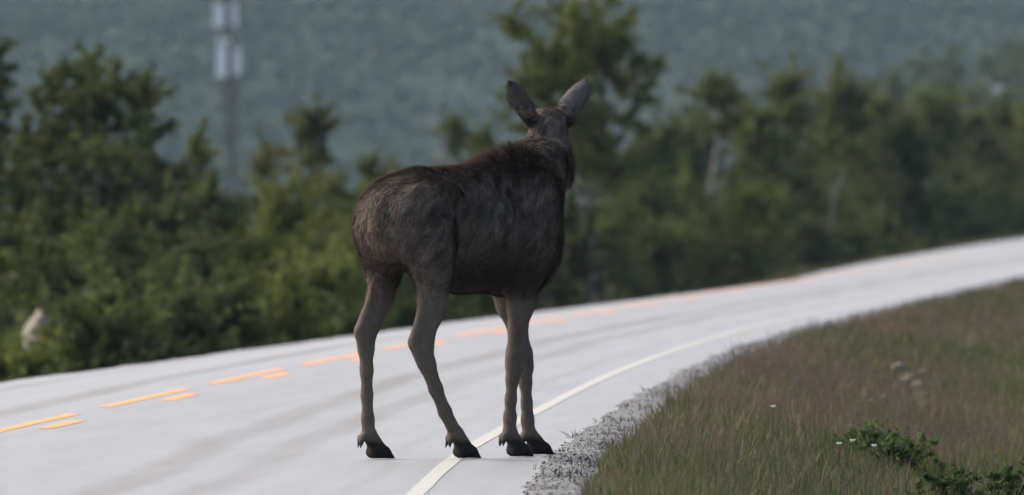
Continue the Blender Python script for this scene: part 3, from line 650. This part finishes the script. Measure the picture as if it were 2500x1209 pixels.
# hind legs
bL, bR = .17, -.17
chain([((-.06, .14, 1.27), .17), (P(934, 600, .175), .135), (P(937, 655, .18), .106), (P(928, 720, bL), .080), (P(906, 778, bL), .067), (P(894, 806, bL), .062), (P(894, 845, bL), .047), (P(895, 900, bL), .038), (P(896, 960, bL), .034), (P(898, 1020, bL), .037), (P(900, 1052, bL), .038)], .03, .85)
chain([((-.03, -.14, 1.27), .18), (P(1050, 600, -.175), .155), (P(1057, 655, -.18), .125), (P(1056, 715, bR), .092), (P(1048, 765, bR), .075), (P(1032, 820, bR), .068), (P(1032, 842, bR), .062), (P(1043, 885, bR), .050), (P(1064, 945, bR), .040), (P(1086, 1000, bR), .038), (P(1112, 1052, bR), .041)], .03, .85)
cone(P(912, 700, bL), .018, P(880, 805, bL), .034, .035, .8); cone(P(880, 805, bL), .034, P(886, 850, bL), .024, .03, .8); cone(P(1036, 720, bR), .02, P(1011, 832, bR), .036, .035, .8); cone(P(1011, 832, bR), .036, P(1028, 885, bR), .026, .03, .8)
# forelegs
fR, fL = -.13, .13
chain([((.95, -.17, 1.15), .15), (P(1274, 690, -.14), .105), (P(1270, 740, fR), .082), (P(1264, 800, fR), .056), (P(1258, 860, fR), .053), (P(1256, 885, fR), .052), (P(1251, 920, fR), .037), (P(1247, 970, fR), .032), (P(1245, 1015, fR), .036), (P(1244, 1050, fR), .039)], .03, .9)
chain([((1.02, .15, 1.15), .14), (P(1236, 690, .14), .10), (P(1244, 740, fL), .078), (P(1264, 800, fL), .056), (P(1278, 860, fL), .052), (P(1281, 890, fL), .050), (P(1283, 930, fL), .036), (P(1286, 980, fL), .032), (P(1288, 1020, fL), .036), (P(1291, 1052, fL), .039)], .03, .9)
# feet: pastern, two toes each, dewclaws
feet = [(P(900, 1056, bL), P(950, 1119, bL)), (P(1114, 1056, bR), P(1187, 1113, bR)), (P(1244, 1054, fR), P(1312, 1110, fR)), (P(1292, 1056, fL), P(1346, 1112, fL))]
HOOF = []
for fet, toe in feet:
    heel = np.array([fet[0] + .04, fet[1], .055]); dirn = np.array([toe[0] - heel[0], -.07, 0]); L = .128; dirn /= np.linalg.norm(dirn); side = np.array([-dirn[1], dirn[0], 0])
    cone(fet, .038, heel + dirn * .015 + np.array([0, 0, .03]), .040, .02)
    cone(fet + dirn * .008, .034, heel + dirn * L * .5 + np.array([0, 0, .0]), .030, .025)
    for sgn in (-1, 1):
        o1 = heel + dirn * .005 + side * sgn * .021; tip = o1 + dirn * L; tip[2] = .012; o1 = o1.copy(); o1[2] = .050; mid_ = o1 * .5 + tip * .5 + np.array([0, 0, .018])
        cone(o1, .036, mid_, .032, .02); cone(mid_, .032, tip, .007, .010)
        dw = fet - dirn * .045 + side * sgn * .015 + np.array([0, 0, -.015]); cone(dw, .020, dw - dirn * .018 + np.array([0, 0, -.06]), .007, .01)
    HOOF.append((heel, dirn))
# neck and head
hd = np.array([.12 * ST + .99 * CT, -.12 * CT + .99 * ST, 0]); hs = np.array([-hd[1], hd[0], 0])      # head looks almost straight away from the lens
poll = P(1333, 285, .10)
chain([((1.02, 0, 1.40), .20), ((1.18, .02, 1.50), .17), (P(1320, 385, .05), .132), (P(1334, 330, .08), .098), (poll + np.array([.02, 0, -.045]), .088)], .05)
cone((1.22, .0, 1.25), .12, P(1345, 370, .07), .095, .06)
ell(poll + hd * .10 + np.array([0, 0, -.01]), (.16, .112, .062), .04, rotm(hd + np.array([0, 0, -.25])))
m1 = poll + hd * .16 + np.array([0, 0, -.05]); m2 = poll + hd * .40 + np.array([0, 0, -.17]); m3 = poll + hd * .56 + np.array([0, 0, -.25])
chain([(m1, .10), (m2, .072), (m3, .080)], .05, 1.0); ell(m3 + hd * .03 + np.array([0, 0, -.03]), (.085, .07, .075), .04, rotm(hd))
for sgn in (-1, 1):
    ell(poll + hd * .15 + hs * sgn * .105 + np.array([0, 0, .0]), (.05, .032, .03), .03, rotm(hd))       # brow
ell(P(1392, 288, .03) + hd * .04, (.045, .026, .024), .025, rotm(hd))
# bell under the throat
bt = P(1383, 395, .10) ; cone(bt, .045, P(1386, 430, .10), .026, .03); cone(P(1386, 430, .10), .026, P(1387, 452, .10), .012, .02)
# ears
EARS = []
for (bx_, by_, tx_, ty_) in [(1292, 278, 1239, 194), (1374, 272, 1431, 190)]:
    e0 = P(bx_, by_, .10) + hd * .03; e1 = P(tx_, ty_, .10) + hd * .03; c = (e0 + e1) / 2; v = e1 - e0; L = np.linalg.norm(v); v /= L
    R = np.stack([v, np.cross(hd, v) / np.linalg.norm(np.cross(hd, v)), np.cross(v, np.cross(hd, v) / np.linalg.norm(np.cross(hd, v)))], 0)
    sl_, p_ = win(c - .2, c + .2, .05); q_ = (p_ - c.astype(np.float32)) @ R.T.astype(np.float32); t_ = q_[..., 0] / (L * .56)
    w_ = .069 * np.clip(np.where(t_ > 0, 1 - np.abs(t_) ** 1.9, 1 - .55 * np.abs(t_) ** 2), .02, 1); q2_ = q_[..., 2] - 4.0 * q_[..., 1] ** 2
    de = (np.sqrt((q_[..., 1] / w_) ** 2 + (q2_ / .017) ** 2) - 1) * .017; de = np.maximum(de, np.abs(q_[..., 0]) - L * .56); smin(sl_, de, .008); cone(e0 - v * .05, .045, e0 + v * .03, .036, .02)
    EARS.append((c, v, R, L))
BROW = [P(1390, 287, .03) + hd * .03, P(1284, 292, .12) + hd * .0]
# tail
cone((-.28, 0, 1.42), .03, (-.325, 0, 1.31), .014, .05)

# surface nets
Sg = FLD < 0; B = Sg.astype(np.int8)
cs = sum(B[i:nn[0]-1+i, j:nn[1]-1+j, k_:nn[2]-1+k_] for i in (0, 1) for j in (0, 1) for k_ in (0, 1)); act = (cs > 0) & (cs < 8); ci = np.argwhere(act)
acc = np.zeros((len(ci), 3)); cnt = np.zeros(len(ci)); corners = [(i, j, k_) for i in (0, 1) for j in (0, 1) for k_ in (0, 1)]
for a in corners:
    for ax_ in range(3):
        if a[ax_]: continue
        b_ = list(a); b_[ax_] = 1; b_ = tuple(b_); fa = FLD[tuple((ci + a).T)].astype(float); fb = FLD[tuple((ci + b_).T)].astype(float); m_ = (fa < 0) != (fb < 0)
        t = fa / np.where(np.abs(fa - fb) < 1e-9, 1, fa - fb); pnt = np.repeat(np.array(a, float)[None], len(ci), 0); pnt[:, ax_] = t; acc[m_] += pnt[m_]; cnt += m_
MV = lo + H * (ci + acc / cnt[:, None]); vid = -np.ones(act.shape, np.int64); vid[tuple(ci.T)] = np.arange(len(ci)); Q = []
for ax_ in range(3):
    o1_, o2_ = [(1, 2), (2, 0), (0, 1)][ax_]
    s1 = [slice(1, -1)] * 3; s1[ax_] = slice(0, -1); s2 = list(s1); s2[ax_] = slice(1, None); A_ = Sg[tuple(s1)]; B_ = Sg[tuple(s2)]
    for flip in (False, True):
        e = np.argwhere((A_ & ~B_) if not flip else (~A_ & B_)); off = np.ones(3, int); off[ax_] = 0; e = e + off
        d1 = np.zeros(3, int); d1[o1_] = 1; d2 = np.zeros(3, int); d2[o2_] = 1
        q = np.stack([vid[tuple((e - d1 - d2).T)], vid[tuple((e - d2).T)], vid[tuple(e.T)], vid[tuple((e - d1).T)]], -1)
        Q.append(q if not flip else q[:, ::-1])
Q = np.vstack(Q); Q = Q[(Q >= 0).all(1)]
# light smoothing
for _ in range(2):
    s_ = np.zeros_like(MV); c_ = np.zeros(len(MV))
    for i in range(4):
        np.add.at(s_, Q[:, i], MV[Q[:, (i + 1) % 4]]); np.add.at(c_, Q[:, i], 1); np.add.at(s_, Q[:, i], MV[Q[:, (i + 3) % 4]]); np.add.at(c_, Q[:, i], 1)
    MV = MV * .5 + .5 * s_ / np.maximum(c_, 1)[:, None]
zmin = MV[:, 2].min()
fn = np.cross(MV[Q[:, 2]] - MV[Q[:, 0]], MV[Q[:, 3]] - MV[Q[:, 1]]); fa = np.linalg.norm(fn, axis=1) / 2; fnn = fn / (2 * fa[:, None] + 1e-12)
VN = np.zeros_like(MV)
for i in range(4): np.add.at(VN, Q[:, i], fn)
VN /= np.linalg.norm(VN, axis=1)[:, None] + 1e-12

def v3(p, seed):
    i = np.floor(p).astype(np.int64); f = p - i; f = f * f * (3 - 2 * f); out = 0
    for a in (0, 1):
        for b in (0, 1):
            for c in (0, 1):
                n = ((i[:, 0] + a) * 374761393 + (i[:, 1] + b) * 668265263 + (i[:, 2] + c) * 1103515245 + seed * 1442695041) & 0x7fffffff
                n = ((n ^ (n >> 13)) * 1274126177) & 0x7fffffff; n = ((n ^ (n >> 16)) & 0xffff) / 65535.
                out = out + n * (f[:, 0] if a else 1 - f[:, 0]) * (f[:, 1] if b else 1 - f[:, 1]) * (f[:, 2] if c else 1 - f[:, 2])
    return out
def n3(p, s, seed):
    v = 0; w = .5; t = 0
    for o in range(3): v = v + w * v3(p * s * 2 ** o + 50 + seed * .37, seed + o); t += w; w *= .55
    return v / t
def coat(p, nrm):
    a, b, z = p[:, 0], p[:, 1], p[:, 2]; n = len(p)
    brown = np.array([.124, .091, .071]); dark = np.array([.036, .028, .024]); grey = np.array([.104, .086, .070]); hoofc = np.array([.016, .015, .015])
    c = np.repeat(brown[None], n, 0); n1 = n3(p, 5, 91)[:, None]; n2 = n3(p, 17, 93)[:, None]
    def mix(c, t, w): w = np.clip(w, 0, 1); w = w[:, None] if w.ndim == 1 else w; return c * (1 - w) + t * w
    hump = sstep(1.50, 1.68, z) * sstep(.6, .85, a) * (1 - sstep(1.18, 1.32, a)); c = mix(c, dark, hump * .3)
    belly = (1 - sstep(1.03, 1.25, z)) * sstep(.12, .2, a) * (1 - sstep(.95, 1.1, a)) * sstep(.86, .94, z); c = mix(c, dark * .85, belly * .85)  # dark belly coat, with the shade under the body painted into its colour
    blot = sstep(.52, .66, n3(p, 3.2, 95)); c = mix(c, dark, blot * .15 * sstep(1.1, 1.25, z))
    # moulting silvery patch on the flank
    dpt = np.hypot((a - .55) / .34, (z - 1.40) / .17); mo = np.clip(1.1 - dpt, 0, 1)
    c = mix(c, np.array([.185, .175, .165]), mo * sstep(.46, .66, n3(p, 30, 89)) * .9)
    leg = 1 - sstep(.72, 1.05, z); c = mix(c, grey, leg * (.75) * (.7 + .5 * n1[:, 0]) * (1 - belly))
    inner = (1 - sstep(1.0, 1.25, z)) * (1 - sstep(-.12, .1, a)) * .3; c = mix(c, grey * 1.2, inner)
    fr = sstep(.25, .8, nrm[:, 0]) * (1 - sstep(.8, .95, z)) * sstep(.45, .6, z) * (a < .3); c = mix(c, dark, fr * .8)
    nk = sstep(1.62, 1.75, z) * sstep(1.2, 1.32, a); c = mix(c, np.array([.088, .068, .058]), nk * .6 * (.5 + n2[:, 0]))
    for cE, vE, RE, LE in EARS:
        q = (p - cE) @ RE.T; e = (np.abs(q[:, 0]) < LE * .62) & (np.abs(q[:, 1]) < .09) & (np.abs(q[:, 2]) < .06); rim = np.clip(np.hypot(q[:, 0] / (LE * .54), q[:, 1] / .074), 0, 1.2)
        ec = mix(np.repeat(np.array([[.10, .085, .08]]), n, 0), np.array([.03, .025, .024]), sstep(.7, 1.0, rim)); c = np.where((e & (z > 1.98))[:, None], ec, c)
    for pe in BROW: c = mix(c, dark * .6, (1 - sstep(.03, .075, np.linalg.norm(p - pe, axis=1))) * .85)
    hf = 1 - sstep(.095, .125, z); c = mix(c, hoofc, hf); c = mix(c, hoofc * 1.5, (1 - sstep(.11, .16, z)) * .3)
    pw = p + .05 * np.stack([n3(p, 7, 86), n3(p, 7, 87), n3(p, 7, 88)], -1); n4 = n3(np.stack([(.73 * pw[:, 0] + .68 * pw[:, 2]) * .28, pw[:, 1], .68 * pw[:, 0] - .73 * pw[:, 2]], -1), 46, 94)[:, None]; amp = ((.25 + .75 * sstep(.85, 1.1, z)) * (1 - .75 * sstep(1.98, 2.02, z)))[:, None]; return np.clip(c * (1 + amp * .22 * (sstep(.25, .75, n2) - .5)) * (1 + amp * .9 * (sstep(.25, .75, n4) - .5)), .006, .4)
# lumpy coat relief
disp = ((n3(MV, 12, 97) - .5) * .020 + (n3(MV, 34, 96) - .5) * .010) * sstep(.9, 1.15, MV[:, 2]); MVd = MV + VN * disp[:, None]; MVd[:, 2] -= zmin
Wm = np.array([[ST, CT, 0], [-CT, ST, 0], [0, 0, 1]])     # animal frame -> world
M_fur = leafy('moose_coat', 0.0, .85, .12); M_hair = leafy('moose_hair', .12, .7, .2)
moose = mesh_np('moose', MVd @ Wm, Q, M_fur, smooth=True, col=coat(MV, VN))
moose.location = (U0, D0, .001); tag(moose, 'dark brown young moose standing on the road edge, looking away', 'moose')
# hair strands
nh = 190000; zc = MV[Q].mean(1); wgt = fa * np.where(zc[:, 2] < .16, 0, np.where(zc[:, 2] < .8, .8, 1.0)); fi = rng.choice(len(Q), nh, p=wgt / wgt.sum())
u_, v_ = rng.random((nh, 1)), rng.random((nh, 1)); q = Q[fi]
hp = (MVd[q[:, 0]] * (1 - u_) + MVd[q[:, 1]] * u_) * (1 - v_) + (MVd[q[:, 3]] * (1 - u_) + MVd[q[:, 2]] * u_) * v_; hn_ = fnn[fi]
hz, ha = hp[:, 2], hp[:, 0]
flow = np.stack([-.8 * np.ones(nh), np.zeros(nh), -.75 - .4 * (hz < .95)], -1); flow[(hz > 1.75) & (ha > 1.2)] = (-.25, 0, -1.0)
flow = flow + rng.normal(0, .28, (nh, 3)) + .5 * np.stack([n3(hp, 6, 98) - .5, n3(hp, 6, 99) - .5, n3(hp, 6, 100) - .5], -1)
flow -= hn_ * (flow * hn_).sum(1)[:, None]; flow /= np.linalg.norm(flow, axis=1)[:, None] + 1e-9
hump = sstep(1.52, 1.66, hz) * sstep(.6, .8, ha) * (1 - sstep(1.25, 1.4, ha))
ln = (.006 + .032 * sstep(.8, 1.15, hz) + .035 * hump) * rng.uniform(.5, 1.5, nh) * 1.15; ln = np.where(hz > 1.8, .016, ln); ln = np.where(hz > 1.99, .006, ln)
lift = rng.uniform(.15, .45, nh) + .25 * hump; tip = hp + (flow * np.cos(lift)[:, None] + hn_ * np.sin(lift)[:, None]) * ln[:, None]
sd = np.cross(hn_, flow); ww = rng.uniform(.0016, .0034, nh)[:, None]
HV = np.stack([hp - sd * ww - hn_ * .002, hp + sd * ww - hn_ * .002, tip], 1).reshape(-1, 3); hc = coat(hp + np.array([0, 0, zmin]), hn_) * rng.uniform(.55, 1.8, (nh, 1)) * np.array([.98, .98, .97]) * (1 + .9 * hump[:, None] * (rng.random((nh, 1)) < .25))
hair = mesh_np('hair', HV @ Wm, np.arange(nh * 3).reshape(-1, 3), M_hair, moose, col=np.repeat(hc[:, None], 3, 1).reshape(-1, 3)); hair['kind'] = 'stuff'

# ------------------------------------------------------------------ haze
m, nt, b = new_mat('pale_air'); nt.nodes.remove(b); pv = node(nt, 'ShaderNodeVolumePrincipled'); pv.inputs['Color'].default_value = (.55, .80, 1.0, 1); pv.inputs['Density'].default_value = 0.40e-4
nt.links.new(pv.outputs[0], nt.nodes['Material Output'].inputs['Volume'])
mb = MB(); mb.box((30, 2190, 60), (1450, 2500, 120)); hz_ = mb.build('haze', m); tag(hz_, 'pale blue haze filling the valley air', 'haze', kind='stuff')
